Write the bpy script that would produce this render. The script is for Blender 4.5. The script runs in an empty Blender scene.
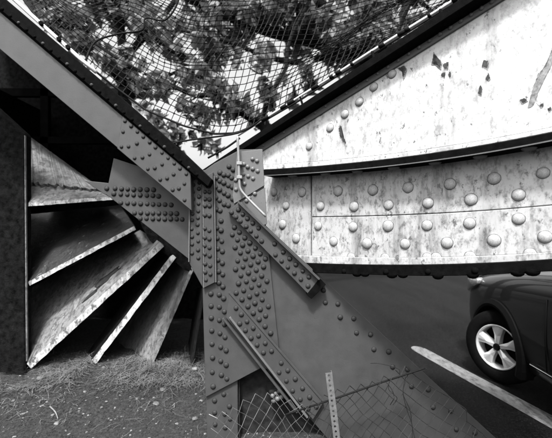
import bpy, bmesh, math, random
from mathutils import Vector, Matrix, noise
R = math.radians
random.seed(11)
scene = bpy.context.scene
col = scene.collection

# ------------------------------------------------------------------ camera
H, F, CX, HY = 1.42, 368.0, 276.0, 228.0        # eye height (m), focal length / principal point / horizon in photo pixels
cam = bpy.data.cameras.new('camera'); camo = bpy.data.objects.new('camera', cam); col.objects.link(camo)
camo.location = (0, 0, H); camo.rotation_euler = (R(90), 0, 0)
cam.sensor_width = 36; cam.lens = 24.0; cam.shift_y = (HY-219)/552.0; cam.clip_start = .05; cam.clip_end = 600
cam.dof.use_dof = True; cam.dof.focus_distance = 2.3; cam.dof.aperture_fstop = 2.0
scene.camera = camo
# ------------------------------------------------------------------ sky, sun, exposure
SUN_EL, SUN_AZ = 58.0, 194.0                      # azimuth: from +Y clockwise (behind the camera, slightly to the left)
w = bpy.data.worlds.new('World'); scene.world = w; w.use_nodes = True
nt = w.node_tree; nt.nodes.clear()
sky = nt.nodes.new('ShaderNodeTexSky'); sky.sky_type = 'NISHITA'; sky.sun_disc = False
sky.sun_elevation = R(SUN_EL); sky.sun_rotation = R(SUN_AZ); sky.dust_density = 9; sky.air_density = 1.5
bw = nt.nodes.new('ShaderNodeRGBToBW'); bg = nt.nodes.new('ShaderNodeBackground'); bg.inputs[1].default_value = .13
wo = nt.nodes.new('ShaderNodeOutputWorld')
nt.links.new(sky.outputs[0], bw.inputs[0]); nt.links.new(bw.outputs[0], bg.inputs[0]); nt.links.new(bg.outputs[0], wo.inputs[0])
sl = bpy.data.lights.new('sun', 'SUN'); sl.energy = 2.7; sl.angle = R(6); sl.color = (1, 1, 1)
so = bpy.data.objects.new('sun', sl); col.objects.link(so)
a = R(SUN_AZ); e = R(SUN_EL)
sd = Vector((math.sin(a)*math.cos(e), math.cos(a)*math.cos(e), math.sin(e)))
so.rotation_euler = sd.to_track_quat('Z', 'Y').to_euler(); so.location = sd*30
vs = scene.view_settings
vs.view_transform = 'Standard'; vs.look = 'None'; vs.gamma = 1; vs.exposure = 1.75

# ------------------------------------------------------------------ pixel -> place helpers
def P(px, py, Y): return Vector(((px-CX)/F*Y, Y, H-(py-HY)/F*Y))
G0 = Vector((-.1084, 2.85, 0)); GD = Vector((.751, -.660, 0)); GN = Vector((-.660, -.751, 0))
GK = G0.x*GN.x+G0.y*GN.y
def G(px, py, n=0.0):                                # a point on the white girder's web plane (n metres proud of it)
    rx = (px-CX)/F; s = (GK+n)/(rx*GN.x+GN.y)
    return P(px, py, s)
def lerp(a, b, t): return a+(b-a)*t
def sstep(a, b, x):
    t = min(1, max(0, (x-a)/(b-a))); return t*t*(3-2*t)

# ------------------------------------------------------------------ materials
def newmat(name):
    m = bpy.data.materials.new(name); m.use_nodes = True
    return m, m.node_tree, m.node_tree.nodes['Principled BSDF']
def N(nt, t, **k):
    n = nt.nodes.new(t)
    for a, b in k.items(): setattr(n, a, b)
    return n
def g(v): return (v, v, v, 1)
def noise_tex(nt, scale, detail=6, rough=.6, stretch=None, loc=(0, 0, 0)):
    tc = N(nt, 'ShaderNodeTexCoord'); mp = N(nt, 'ShaderNodeMapping')
    if stretch: mp.inputs['Scale'].default_value = stretch
    mp.inputs['Location'].default_value = loc
    n = N(nt, 'ShaderNodeTexNoise'); n.inputs['Scale'].default_value = scale
    n.inputs['Detail'].default_value = detail; n.inputs['Roughness'].default_value = rough
    nt.links.new(tc.outputs['Object'], mp.inputs[0]); nt.links.new(mp.outputs[0], n.inputs[0])
    return n.outputs['Fac']
def ramp(nt, src, stops):
    r = N(nt, 'ShaderNodeValToRGB'); el = r.color_ramp.elements
    while len(el) < len(stops): el.new(.5)
    for e_, (p, v) in zip(el, stops): e_.position = p; e_.color = g(v)
    nt.links.new(src, r.inputs[0]); return r.outputs[0]
def mixc(nt, fac, a, b, mode='MIX'):
    m = N(nt, 'ShaderNodeMix', data_type='RGBA', blend_type=mode)
    for i, s in ((0, fac), (6, a), (7, b)):
        if isinstance(s, (int, float)): m.inputs[i].default_value = s if i == 0 else g(s)
        else: nt.links.new(s, m.inputs[i])
    return m.outputs[2]
def bump(nt, b, src, strength, dist):
    n = N(nt, 'ShaderNodeBump'); n.inputs['Strength'].default_value = strength; n.inputs['Distance'].default_value = dist
    nt.links.new(src, n.inputs['Height']); nt.links.new(n.outputs[0], b.inputs['Normal'])
def simple(name, v, rough=.5, metal=0, var=.25, scale=9, bstr=.15, bd=.004, spec=.5):
    m, nt, b = newmat(name); b.inputs['Specular IOR Level'].default_value = spec
    c = ramp(nt, noise_tex(nt, scale), [(.3, v*(1-var)), (.7, v*(1+var))])
    nt.links.new(c, b.inputs['Base Color']); b.inputs['Roughness'].default_value = rough; b.inputs['Metallic'].default_value = metal
    if bstr: bump(nt, b, noise_tex(nt, scale*7), bstr, bd)
    return m
def grey_paint(name, v, r0=.36, r1=.6):
    m, nt, b = newmat(name)
    base = ramp(nt, noise_tex(nt, 3.5, 8, .65), [(.3, v*.93), (.7, v*1.06)])
    streak = ramp(nt, noise_tex(nt, 9, 6, .6, (1, 1, .12)), [(.38, .72), (.6, 1)])
    c = mixc(nt, .35, base, streak, 'MULTIPLY')
    spk = ramp(nt, noise_tex(nt, 120, 3, .6), [(.66, 0), (.74, 1)])
    c = mixc(nt, spk, c, v*.45)
    pale = ramp(nt, noise_tex(nt, 60, 4, .6, None, (7, 3, 1)), [(.70, 0), (.76, 1)])
    c = mixc(nt, pale, c, v*1.8)
    nt.links.new(c, b.inputs['Base Color']); b.inputs['Roughness'].default_value = .42
    r = ramp(nt, noise_tex(nt, 14, 5, .6), [(.3, r0), (.7, r1)]); nt.links.new(r, b.inputs['Roughness'])
    gr_ = ramp(nt, noise_tex(nt, 330, 2, .7), [(.3, .72), (.7, 1.0)]); c = mixc(nt, .8, c, gr_, 'MULTIPLY'); nt.links.new(c, b.inputs['Base Color'])
    b.inputs['Specular IOR Level'].default_value = .35
    bump(nt, b, noise_tex(nt, 160, 4, .6), .2, .002)
    return m
def white_paint(name, v, chip=.62, dirt=.5, bs=.35, bd=.006):
    m, nt, b = newmat(name)
    base = ramp(nt, noise_tex(nt, 5, 8, .7), [(.32, v*.80), (.62, v)])
    streak = ramp(nt, noise_tex(nt, 7, 8, .7, (1, 1, .14)), [(.34, .35), (.50, 1)])
    c = mixc(nt, dirt, base, streak, 'MULTIPLY')
    mott = ramp(nt, noise_tex(nt, 34, 8, .75, (1, 1, .6)), [(.36, .3), (.52, 1)])
    c = mixc(nt, dirt, c, mott, 'MULTIPLY')
    ch = ramp(nt, noise_tex(nt, 22, 9, .72, (1, 1, .7), (3, 1, 2)), [(chip, 0), (chip+.015, 1)])
    c = mixc(nt, ch, c, .07)
    spk = ramp(nt, noise_tex(nt, 85, 5, .7, None, (1, 5, 2)), [(.655, 0), (.69, 1)])
    c = mixc(nt, spk, c, .06)
    nt.links.new(c, b.inputs['Base Color']); b.inputs['Roughness'].default_value = .38
    hgt = mixc(nt, .5, noise_tex(nt, 26, 8, .7), mixc(nt, 1, 1.0, ch, 'SUBTRACT'))
    bump(nt, b, hgt, bs, bd)
    return m
M = {}
M['grey'] = grey_paint('grey_steel_paint', .037)
M['rivet'] = grey_paint('dark_rivet_paint', .012, .6, .85)  # darker than the plates, the same all over the head
M['grey_light'] = grey_paint('pale_grey_steel_paint', .085)
M['white'] = white_paint('peeling_white_paint', .40, .615, .68)
M['white_worn'] = white_paint('worn_white_paint', .31, .60, .95)
M['black_steel'] = simple('black_steel_and_shade', .0025, .75, 0, .5, 30, .4, .004, .02)  # black puts shade into the flange colour; small fittings share it
M['rust'] = simple('dark_rusted_steel_and_shade', .012, .8, 0, .6, 20, .5, .004, .05)
M['primer'] = simple('dark_primer_and_shade', .03, .8, 0, .6, 40, .4, .004, .2)
M['cast'] = white_paint('weathered_cast_iron_paint', .15, .57, 1.0, .9, .02)
M['cast_dark'] = white_paint('shade_and_scale_iron', .018, .60, 1.0, .9, .02)  # darkened copy: shelf's shade painted on the fin, also dark scale patches
M['cast_edge'] = white_paint('weathered_white_edge', .34, .55, .95)
M['stone'] = simple('dark_concrete', .006, .95, 0, .95, 26, .9, .02, .05)  # near-black also puts the shade behind the fins into the colour
M['shade_black'] = simple('shade_black_deck', .004, .95, 0, .5, 8, .3, .004, .02)  # near-black, shade under the beam put into the colour
M['galv'] = simple('galvanised_steel', .17, .4, .6, .3, 40, .2)
M['wire'] = simple('dull_fence_wire', .008, .7, 0, .3, 40, 0, 0, .2)
M['pale_wire'] = simple('pale_fence_wire', .06, .5, .3, .3, 40, 0)  # paler than the rest of the fence wire
M['net'] = simple('black_net_cord', .005, .8, 0, .3, 40, 0, 0, .1)
M['rail'] = simple('white_rail_paint', .6, .35, 0, .15, 14, .1)
M['conduit'] = simple('pale_conduit', .17, .4, .2, .15, 30, .1)
M['bark'] = simple('dark_bark', .006, .9, 0, .5, 9, .8, .03, .1)
M['grass'] = simple('dry_grass', .08, .8, 0, .7, 9, 0)
M['pebble'] = simple('pale_gravel', .085, .8, 0, .8, 12, .3)
M['litter'] = simple('dead_leaf', .1, .7, 0, .4, 30, .2)
# asphalt
m, nt, b = newmat('worn_asphalt')
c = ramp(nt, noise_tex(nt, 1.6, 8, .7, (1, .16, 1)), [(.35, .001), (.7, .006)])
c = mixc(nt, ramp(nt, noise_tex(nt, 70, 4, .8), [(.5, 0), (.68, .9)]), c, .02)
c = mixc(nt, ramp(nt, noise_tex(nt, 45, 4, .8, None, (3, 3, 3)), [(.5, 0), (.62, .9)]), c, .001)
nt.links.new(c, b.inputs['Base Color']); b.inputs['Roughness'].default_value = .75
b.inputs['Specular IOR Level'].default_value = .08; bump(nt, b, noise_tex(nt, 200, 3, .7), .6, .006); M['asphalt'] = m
m, nt, b = newmat('worn_road_paint')
c = ramp(nt, noise_tex(nt, 22, 8, .75, (1, .4, 1)), [(.36, .02), (.5, .10), (.7, .15)])
nt.links.new(c, b.inputs['Base Color']); b.inputs['Roughness'].default_value = .7
bump(nt, b, noise_tex(nt, 150, 3, .7), .5, .005); M['roadpaint'] = m
m, nt, b = newmat('gritty_soil')
c = ramp(nt, noise_tex(nt, 4, 8, .65), [(.3, .005), (.7, .016)])
c = mixc(nt, ramp(nt, noise_tex(nt, 48, 8, .85), [(.47, 0), (.57, 1)]), c, .05)
c = mixc(nt, ramp(nt, noise_tex(nt, 45, 6, .7, None, (4, 4, 4)), [(.5, 0), (.66, 1)]), c, .008)
nt.links.new(c, b.inputs['Base Color']); b.inputs['Roughness'].default_value = .95
bump(nt, b, noise_tex(nt, 38, 8, .8), 1, .06); M['soil'] = m
m, nt, b = newmat('tree_leaf')
c = ramp(nt, noise_tex(nt, .7, 3, .6), [(.38, .006), (.6, .17)])
nt.links.new(c, b.inputs['Base Color']); b.inputs['Roughness'].default_value = .5
tr = N(nt, 'ShaderNodeBsdfTranslucent'); tr.inputs[0].default_value = g(.12)
ms = N(nt, 'ShaderNodeMixShader'); ms.inputs[0].default_value = .4
nt.links.new(b.outputs[0], ms.inputs[1]); nt.links.new(tr.outputs[0], ms.inputs[2])
nt.links.new(ms.outputs[0], nt.nodes['Material Output'].inputs[0]); M['leaf'] = m
def plain(name, v, rough, metal=0, coat=0):
    m, nt, b = newmat(name); b.inputs['Base Color'].default_value = g(v); b.inputs['Roughness'].default_value = rough
    b.inputs['Metallic'].default_value = metal; b.inputs['Coat Weight'].default_value = coat; return m
M['carpaint'] = plain('dark_car_paint', .004, .4, 0, .65); M['carpaint'].node_tree.nodes['Principled BSDF'].inputs['Coat Roughness'].default_value = .04
M['carpaint'].node_tree.nodes['Principled BSDF'].inputs['Specular IOR Level'].default_value = .2
M['rubber'] = simple('tyre_rubber', .004, .85, 0, .3, 40, .2, .004, .03)
M['alloy'] = plain('bright_alloy', .6, .3, .5); M['chrome'] = plain('chrome', .8, .08, 1)
M['blackplastic'] = plain('black_plastic', .003, .7); M['blackplastic'].node_tree.nodes['Principled BSDF'].inputs['Specular IOR Level'].default_value = .05
m, nt, b = newmat('car_glass'); b.inputs['Base Color'].default_value = g(.02); b.inputs['Roughness'].default_value = .03; b.inputs['Specular IOR Level'].default_value = .8; M['carglass'] = m
m, nt, b = newmat('headlamp_lens'); b.inputs['Base Color'].default_value = g(.25); b.inputs['Roughness'].default_value = .15; b.inputs['Metallic'].default_value = .6; b.inputs['Coat Weight'].default_value = 1; M['lens'] = m

# ------------------------------------------------------------------ object helpers
def thing(name, label, cat, loc=(0, 0, 0), group=None):
    o = bpy.data.objects.new(name, None); col.objects.link(o); o.location = loc; o.empty_display_size = .1
    o['label'] = label; o['category'] = cat
    if group: o['group'] = group
    return o
def tag(o, label, cat, group=None):
    o['label'] = label; o['category'] = cat
    if group: o['group'] = group
    return o
def link(o, parent=None):
    col.objects.link(o)
    if parent is not None:
        o.parent = parent
        if parent.type == 'EMPTY': o.matrix_parent_inverse = Matrix.Translation(-Vector(parent.location))
    return o
def bm_obj(name, bm, mat, parent=None, smooth=False, bevel=0, kind=None):
    bmesh.ops.recalc_face_normals(bm, faces=bm.faces)
    if bevel:
        ed = [e_ for e_ in bm.edges if len(e_.link_faces) == 2 and e_.calc_face_angle(0) > .5]
        bmesh.ops.bevel(bm, geom=ed, offset=bevel, segments=1, affect='EDGES', clamp_overlap=True)
    me = bpy.data.meshes.new(name); bm.to_mesh(me); bm.free()
    me.materials.append(M[mat] if isinstance(mat, str) else mat)
    if smooth:
        for p in me.polygons: p.use_smooth = True
    o = bpy.data.objects.new(name, me)
    if kind: o['kind'] = kind
    return link(o, parent)
def pyd(name, v, f, mat, parent=None, smooth=False, kind=None):
    me = bpy.data.meshes.new(name); me.from_pydata([tuple(p) for p in v], [], f); me.update()
    me.materials.append(M[mat])
    if smooth:
        for p in me.polygons: p.use_smooth = True
    o = bpy.data.objects.new(name, me)
    if kind: o['kind'] = kind
    return link(o, parent)
def prism(bm, pts, off):
    """solid from polygon pts swept by vector off"""
    n = len(pts); A = [bm.verts.new(p) for p in pts]; B = [bm.verts.new(Vector(p)+off) for p in pts]
    bm.faces.new(A); bm.faces.new(B[::-1])
    for i in range(n): bm.faces.new((A[i], B[i], B[(i+1) % n], A[(i+1) % n]))
def plate(name, poly, Y, t, mat, parent, bevel=.0025):
    """plate whose front face (parallel to the joint) lies at depth Y; outline in photo pixels"""
    bm = bmesh.new(); prism(bm, [P(x, y, Y) for x, y in poly], Vector((0, t, 0)))
    return bm_obj(name, bm, mat, parent, bevel=bevel)
def loft(name, secs, mat, parent, bevel=0, smooth=False):
    bm = bmesh.new(); rows = [[bm.verts.new(p) for p in s] for s in secs]; n = len(rows[0])
    for a_, b_ in zip(rows, rows[1:]):
        for i in range(n): bm.faces.new((a_[i], a_[(i+1) % n], b_[(i+1) % n], b_[i]))
    bm.faces.new(rows[0][::-1]); bm.faces.new(rows[-1])
    return bm_obj(name, bm, mat, parent, bevel=bevel, smooth=smooth)
def tube_into(v, f, pts, r, sides=6, r1=None):
    pts = [Vector(p) for p in pts]; base0 = len(v); n = len(pts); ref = None
    for i, p in enumerate(pts):
        d = (pts[min(i+1, n-1)]-pts[max(i-1, 0)])
        if d.length < 1e-9: d = Vector((0, 0, 1))
        d.normalize()
        if ref is None: ref = Vector((0, 0, 1)) if abs(d.z) < .9 else Vector((1, 0, 0))
        s = d.cross(ref); s.normalize(); u = s.cross(d); ref = u
        rr = r if r1 is None else lerp(r, r1, i/max(1, n-1))
        for k in range(sides):
            t = 2*math.pi*k/sides; v.append(p+s*(math.cos(t)*rr)+u*(math.sin(t)*rr))
    for i in range(n-1):
        for k in range(sides):
            q = base0+i*sides
            f.append((q+k, q+(k+1) % sides, q+sides+(k+1) % sides, q+sides+k))
    f.append(tuple(base0+k for k in range(sides))[::-1]); f.append(tuple(base0+(n-1)*sides+k for k in range(sides)))
def tube(name, pts, r, mat, parent=None, sides=8, r1=None):
    v, f = [], []; tube_into(v, f, pts, r, sides, r1)
    return pyd(name, v, f, mat, parent, True)
def smooth_path(pts, n=6):
    pts = [Vector(p) for p in pts]; out = []
    for i in range(len(pts)-1):
        p0 = pts[max(i-1, 0)]; p1 = pts[i]; p2 = pts[i+1]; p3 = pts[min(i+2, len(pts)-1)]
        for k in range(n):
            t = k/n
            out.append(.5*((2*p1)+(p2-p0)*t+(2*p0-5*p1+4*p2-p3)*t*t+(3*p1-p0-3*p2+p3)*t**3))
    out.append(pts[-1]); return out
# rivet heads: domes looking along +Z of their own axes
def dome(name, seg, rings, mat, h=.62, shade_ring=False):
    bm = bmesh.new(); rows = []
    prof = [(1.0, -.12)]+[(math.cos(k/rings*math.pi/2), math.sin(k/rings*math.pi/2)*h) for k in range(rings)]
    for r_, z_ in prof: rows.append([bm.verts.new((r_*math.cos(2*math.pi*i/seg), r_*math.sin(2*math.pi*i/seg), z_)) for i in range(seg)])
    top = bm.verts.new((0, 0, h))
    for a_, b_ in zip(rows, rows[1:]):
        for i in range(seg): bm.faces.new((a_[i], a_[(i+1) % seg], b_[(i+1) % seg], b_[i]))
    for i in range(seg): bm.faces.new((rows[-1][i], rows[-1][(i+1) % seg], top))
    if shade_ring:                                              # dark ring painting in the shade round the head
        ro = [bm.verts.new((math.cos(2*math.pi*i/seg)*(1.06+.03*math.sin(i*2.3)), math.sin(2*math.pi*i/seg)*(1.06+.03*math.sin(i*2.3)), .006)) for i in range(seg)]
        ri = [bm.verts.new((math.cos(2*math.pi*i/seg)*.95, math.sin(2*math.pi*i/seg)*.95, .012)) for i in range(seg)]
        for i in range(seg): bm.faces.new((ro[i], ro[(i+1) % seg], ri[(i+1) % seg], ri[i])).material_index = 1
    me = bpy.data.meshes.new(name); bm.to_mesh(me); bm.free(); me.materials.append(M[mat])
    if shade_ring: me.materials.append(M['primer' if mat == 'white_worn' else 'rust'])
    for p in me.polygons: p.use_smooth = True
    return me
RV = {'grey': dome('rivet_head', 10, 3, 'rivet', .68, True), 'white': dome('large_rivet_head', 16, 5, 'white_worn', .52, True), 'black': dome('dark_rivet_head', 10, 3, 'black_steel', .7),
      'grey_light': dome('pale_rivet_head', 10, 3, 'grey_light', .78)}
Q_FRONT = Vector((0, -1, 0)).to_track_quat('Z', 'Y'); Q_GIRD = GN.to_track_quat('Z', 'Y')
def rivet(parent, pos, r, q=Q_FRONT, kind='grey', name='rivet', flat=1):
    o = bpy.data.objects.new(name, RV[kind]); o.location = pos; o.rotation_mode = 'QUATERNION'; o.rotation_quaternion = q
    k = r*random.uniform(.93, 1.07); o.scale = (k, k, k*flat*random.uniform(.88, 1.08)); return link(o, parent)
def grr(x): return lerp(.0335, .0275, sstep(270, 560, x))
def rivets(parent, pts, Y, r=.0172, kind='grey'):
    for x, y in pts: rivet(parent, P(x+random.uniform(-.25, .25), y+random.uniform(-.25, .25), Y), r, kind=kind)

# ================================================================== SETTING: ground, road
def ground_z(x, y):
    bank = .27*sstep(2.55, 3.35, y)*(1-sstep(.15, .75, x))
    n = noise.noise(Vector((x*2.2, y*2.2, 0)))*.035+noise.noise(Vector((x*9, y*9, 3)))*.014
    return -.012+bank+n*(1-sstep(.3, .8, x))*sstep(-40, -3, x)
xs = [-160, -80, -40, -20, -10, -6, -4]+[-3+i*.05 for i in range(90)]+[1.6, 2.5, 5, 10, 20, 40, 80, 160]
ys = [-60, -20, -8, -3, 0, 1]+[1.5+i*.05 for i in range(70)]+[5.2, 5.6, 6.2, 7, 9, 12, 20, 40, 80, 160, 300]
v = [(x, y, ground_z(x, y)) for y in ys for x in xs]; nx = len(xs)
f = [(j*nx+i, j*nx+i+1, (j+1)*nx+i+1, (j+1)*nx+i) for j in range(len(ys)-1) for i in range(nx-1)]
gr = pyd('ground', v, f, 'soil', None, True); gr['kind'] = 'structure'
def road_x(y): return 1.12-.05*(y-3)
rv = []; rf = []
for i, y in enumerate([-30+k*2 for k in range(60)]):
    for k in range(6): rv.append((road_x(y)+k*1.5, y, -.004))
for j in range(59):
    for k in range(5): rf.append((j*6+k, j*6+k+1, (j+1)*6+k+1, (j+1)*6+k))
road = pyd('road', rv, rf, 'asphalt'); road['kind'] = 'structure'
# painted stripe: from its rounded tip back past the camera
A = P(415, 347, F*H/119.); B = P(552, 422, F*H/194.); d = (B-A); d.z = 0; d.normalize(); s = Vector((-d.y, d.x, 0))
hw = .088; pts = []
for k in range(9):
    t = math.pi*(.5+k/8); pts.append(A+d*(.13+math.cos(t)*.16)+s*(math.sin(t)*hw))
L = 14; left = []; right = []
for k in range(L+1):
    q = A+d*(.14+k*.45)
    left.append(q-s*hw*(1+random.uniform(-.05, .03))); right.append(q+s*hw*(1+random.uniform(-.05, .03)))
poly = pts+left[1:]+right[:0:-1]
bm = bmesh.new(); vv = [bm.verts.new((p.x, p.y, 0.0)) for p in poly]; fc = bm.faces.new(vv); bmesh.ops.triangulate(bm, faces=[fc])
bm_obj('lane_marking', bm, 'roadpaint', road)
# kerb on the road's far side and pavement
kx = 7.5
kv = []
bm = bmesh.new()
def boxw(bm, lo, hi):
    x0, y0, z0 = lo; x1, y1, z1 = hi
    prism(bm, [(x0, y0, z0), (x1, y0, z0), (x1, y1, z0), (x0, y1, z0)], Vector((0, 0, z1-z0)))
for k in range(20):
    y0 = 2+k*1.5; x0 = road_x(y0)+7.5
    prism(bm, [(road_x(y0)+7.4, y0, -.05), (road_x(y0)+7.56, y0, -.05), (road_x(y0+1.48)+7.56, y0+1.48, -.05), (road_x(y0+1.48)+7.4, y0+1.48, -.05)], Vector((0, 0, .17)))
bm_obj('kerb', bm, 'pebble', road, bevel=.012)

# ================================================================== ABUTMENT, ADDED DECK SLAB
aw = thing('abutment_wall', 'rough dark concrete wall at the left edge beside the finned bearing', 'wall', (-2.4, 3.2, 0))
bm = bmesh.new()
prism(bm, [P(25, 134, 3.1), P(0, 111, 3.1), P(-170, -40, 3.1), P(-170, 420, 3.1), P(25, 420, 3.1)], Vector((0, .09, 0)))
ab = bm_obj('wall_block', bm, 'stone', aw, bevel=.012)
bm = bmesh.new(); prism(bm, [(-3.6, 3.2, -.2), (-2.95, 3.2, -.2), (-2.95, 4.7, -.2), (-3.6, 4.7, -.2)], Vector((0, 0, 3.1))); bm_obj('light_block_wall', bm, 'stone', aw)  # unseen wall added to stop light leaking in from the left
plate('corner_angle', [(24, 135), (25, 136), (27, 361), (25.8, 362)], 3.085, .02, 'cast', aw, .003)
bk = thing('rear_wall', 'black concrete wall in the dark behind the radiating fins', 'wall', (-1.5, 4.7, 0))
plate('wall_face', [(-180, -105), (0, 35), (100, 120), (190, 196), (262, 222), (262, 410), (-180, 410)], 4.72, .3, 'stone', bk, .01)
dk = thing('shade_deck', 'black sloping slab added behind the inclined grey beam to shade the space below', 'shade slab', (-1.2, 3.5, 1.5))  # slab added out of sight to keep light from the space below
def beam_b(x): return 49+.84*x           # lower edge of the inclined beam (pixels)
def beam_t(x): return 11+.852*x
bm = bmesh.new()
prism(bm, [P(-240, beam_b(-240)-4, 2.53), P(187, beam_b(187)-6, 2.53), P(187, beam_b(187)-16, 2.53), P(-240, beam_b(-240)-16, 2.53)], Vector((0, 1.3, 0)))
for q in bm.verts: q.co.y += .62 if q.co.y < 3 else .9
bm_obj('shade_slab', bm, 'shade_black', dk)
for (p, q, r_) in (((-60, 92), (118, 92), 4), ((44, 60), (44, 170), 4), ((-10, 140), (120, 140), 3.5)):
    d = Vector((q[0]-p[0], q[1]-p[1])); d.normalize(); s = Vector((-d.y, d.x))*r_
    plate('bracing_bar', [(p[0]+s.x, p[1]+s.y), (q[0]+s.x, q[1]+s.y), (q[0]-s.x, q[1]-s.y), (p[0]-s.x, p[1]-s.y)], 4.3, .06, 'shade_black', dk)

# ================================================================== FINNED BEARING
be = thing('bridge_bearing', 'weathered cast iron bearing with white edged fins radiating to the ground', 'bearing', P(110, 360, 3.4))
def slab(name, p0, p1, Yf, q0, q1, Yb, th, mat, edge_mat, parent, seed=0):
    """fin: front edge p0-p1 at depth Yf, rear edge q0-q1 at depth Yb, thickness th (m) on its lower side"""
    nu, nv = 26, 10
    A, B, C, D = P(*p0, Yf), P(*p1, Yf), P(*q1, Yb), P(*q0, Yb)
    nrm = (B-A).cross(D-A); nrm.normalize()
    if nrm.z < 0: nrm = -nrm
    bm = bmesh.new(); top = []; bot = []
    for j in range(nv+1):
        rt = []; rb = []
        for i in range(nu+1):
            p = (A.lerp(B, i/nu)).lerp(D.lerp(C, i/nu), j/nv)
            k = noise.noise(Vector((p.x*14+seed, p.y*14, p.z*14)))
            e2 = noise.noise(Vector((i*.9+seed, 7, 1)))*.006 if j == 0 else 0
            rt.append(bm.verts.new(p+nrm*(k*.005)+Vector((0, e2, 0))))
            rb.append(bm.verts.new(p-nrm*(th*(1+.12*noise.noise(Vector((i*.5+seed, 3, j*.4))))) + Vector((0, e2-(th*.75 if j == 0 else 0), 0))))
        top.append(rt); bot.append(rb)
    face_e = []
    for j in range(nv):
        for i in range(nu):
            bm.faces.new((top[j][i], top[j][i+1], top[j+1][i+1], top[j+1][i]))
            bm.faces.new((bot[j][i], bot[j+1][i], bot[j+1][i+1], bot[j][i+1]))
    for i in range(nu):
        face_e.append(bm.faces.new((top[0][i], bot[0][i], bot[0][i+1], top[0][i+1])))
        bm.faces.new((top[nv][i], top[nv][i+1], bot[nv][i+1], bot[nv][i]))
    for j in range(nv):
        bm.faces.new((top[j][0], top[j+1][0], bot[j+1][0], bot[j][0])); bm.faces.new((top[j][nu], bot[j][nu], bot[j+1][nu], top[j+1][nu]))
    for fc in face_e: fc.material_index = 1
    o = bm_obj(name, bm, mat, parent); o.data.materials.append(M[edge_mat]); return o
def layer(name, p0, p1, Yf, q0, q1, Yb, v0, v1, mat, parent, up=.012, u0=0., u1=1., seed=0):
    """thin ragged layer of old paint and scale lying on a slab's upper face"""
    A, B, C, D = P(*p0, Yf), P(*p1, Yf), P(*q1, Yb), P(*q0, Yb); nrm = (B-A).cross(D-A).normalized()
    if nrm.z < 0: nrm = -nrm
    bm = bmesh.new(); rows = []; n = 60
    for i in range(n+1):
        u = lerp(u0, u1, i/n); k = noise.noise(Vector((i*.35+seed, 2, 0)))*.07+noise.noise(Vector((i*1.3+seed, 5, 0)))*.04; end = min(1, min(i, n-i)/6) if v1 < .99 else 1
        va = lerp(v0, v1, 0)+k; vb = v1 if v1 > .99 else va+(v1-v0+noise.noise(Vector((i*.6+seed, 8, 0)))*.1)*end
        pa = A.lerp(B, u).lerp(D.lerp(C, u), va); pb = A.lerp(B, u).lerp(D.lerp(C, u), vb)
        h_ = up*(1+.5*noise.noise(Vector((i*.7, seed, 0))))
        rows.append([bm.verts.new(q) for q in (pa+nrm*.002, pa+nrm*h_, pb+nrm*h_, pb+nrm*.002)])
    for a_, b_ in zip(rows, rows[1:]):
        for j in range(4): bm.faces.new((a_[j], a_[(j+1) % 4], b_[(j+1) % 4], b_[j]))
    bm.faces.new(rows[0]); bm.faces.new(rows[-1][::-1])
    return bm_obj(name, bm, mat, parent)
layer('paint_layer', (26, 203), (114, 196), 3.14, (22, 132), (92, 183), 3.95, .22, 1.0, 'cast', be, .03, .0, 1., 4)
def blotch(p0, p1, Yf, q0, q1, Yb, u, v_, ru, rv, mat, parent, seed):
    A, B, C, D = P(*p0, Yf), P(*p1, Yf), P(*q1, Yb), P(*q0, Yb); nrm = (B-A).cross(D-A).normalized()
    if nrm.z < 0: nrm = -nrm
    pts = []
    for k in range(40):
        t = 2*math.pi*k/40; k_ = 1+.55*noise.noise(Vector((math.cos(t)*1.6+seed, math.sin(t)*1.6, 0)))+.35*noise.noise(Vector((math.cos(t)*5+seed, math.sin(t)*5, 3)))
        uu, vv_ = u+ru*k_*math.cos(t)+rv*.2*math.sin(t), v_+rv*k_*math.sin(t)
        pts.append(A.lerp(B, uu).lerp(D.lerp(C, uu), vv_)+nrm*.006)
    bm = bmesh.new(); prism(bm, pts, -nrm*.008); bmesh.ops.triangulate(bm, faces=[q for q in bm.faces if len(q.verts) > 4]); bm_obj('scale_patch', bm, mat, parent)
FIN2 = ((27, 364), (160, 242), 3.12, (32, 287), (140, 230), 3.75)
blotch(*FIN2, .62, .24, .09, .055, 'cast_dark', be, 1); blotch(*FIN2, .50, .17, .05, .03, 'cast_dark', be, 5)
slab('shelf_plate', (26, 203), (114, 196), 3.14, (22, 132), (92, 183), 3.95, .045, 'cast', 'cast_edge', be, 1)
slab('fin', (28, 282), (134, 226), 3.14, (24, 215), (120, 205), 3.95, .05, 'cast_dark', 'cast_edge', be, 2)
slab('fin', (27, 364), (160, 242), 3.12, (32, 287), (140, 230), 3.75, .075, 'cast', 'cast_edge', be, 3)
slab('fin', (92, 360), (172, 254), 3.2, (88, 352), (164, 246), 3.45, .055, 'stone', 'cast_edge', be, 4)
slab('fin', (150, 364), (192, 266), 3.2, (98, 362), (170, 262), 3.9, .035, 'cast', 'cast', be, 5)
slab('fin', (189, 372), (203, 288), 3.2, (184, 370), (197, 288), 3.7, .025, 'rust', 'rust', be, 6)
hub = []
for k in range(15):
    t = R(172-k*7.5); r0, r1 = 96, 116+noise.noise(Vector((k*.8, 0, 0)))*5
    c_, s_ = math.cos(t), math.sin(t)
    hub.append([P(242+c_*r0, 168+s_*r0, 3.2), P(242+c_*r1, 168+s_*r1, 3.2), P(242+c_*r1, 168+s_*r1, 4.0), P(242+c_*r0, 168+s_*r0, 4.0)])
loft('hub_ring', hub, 'stone', be)

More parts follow.
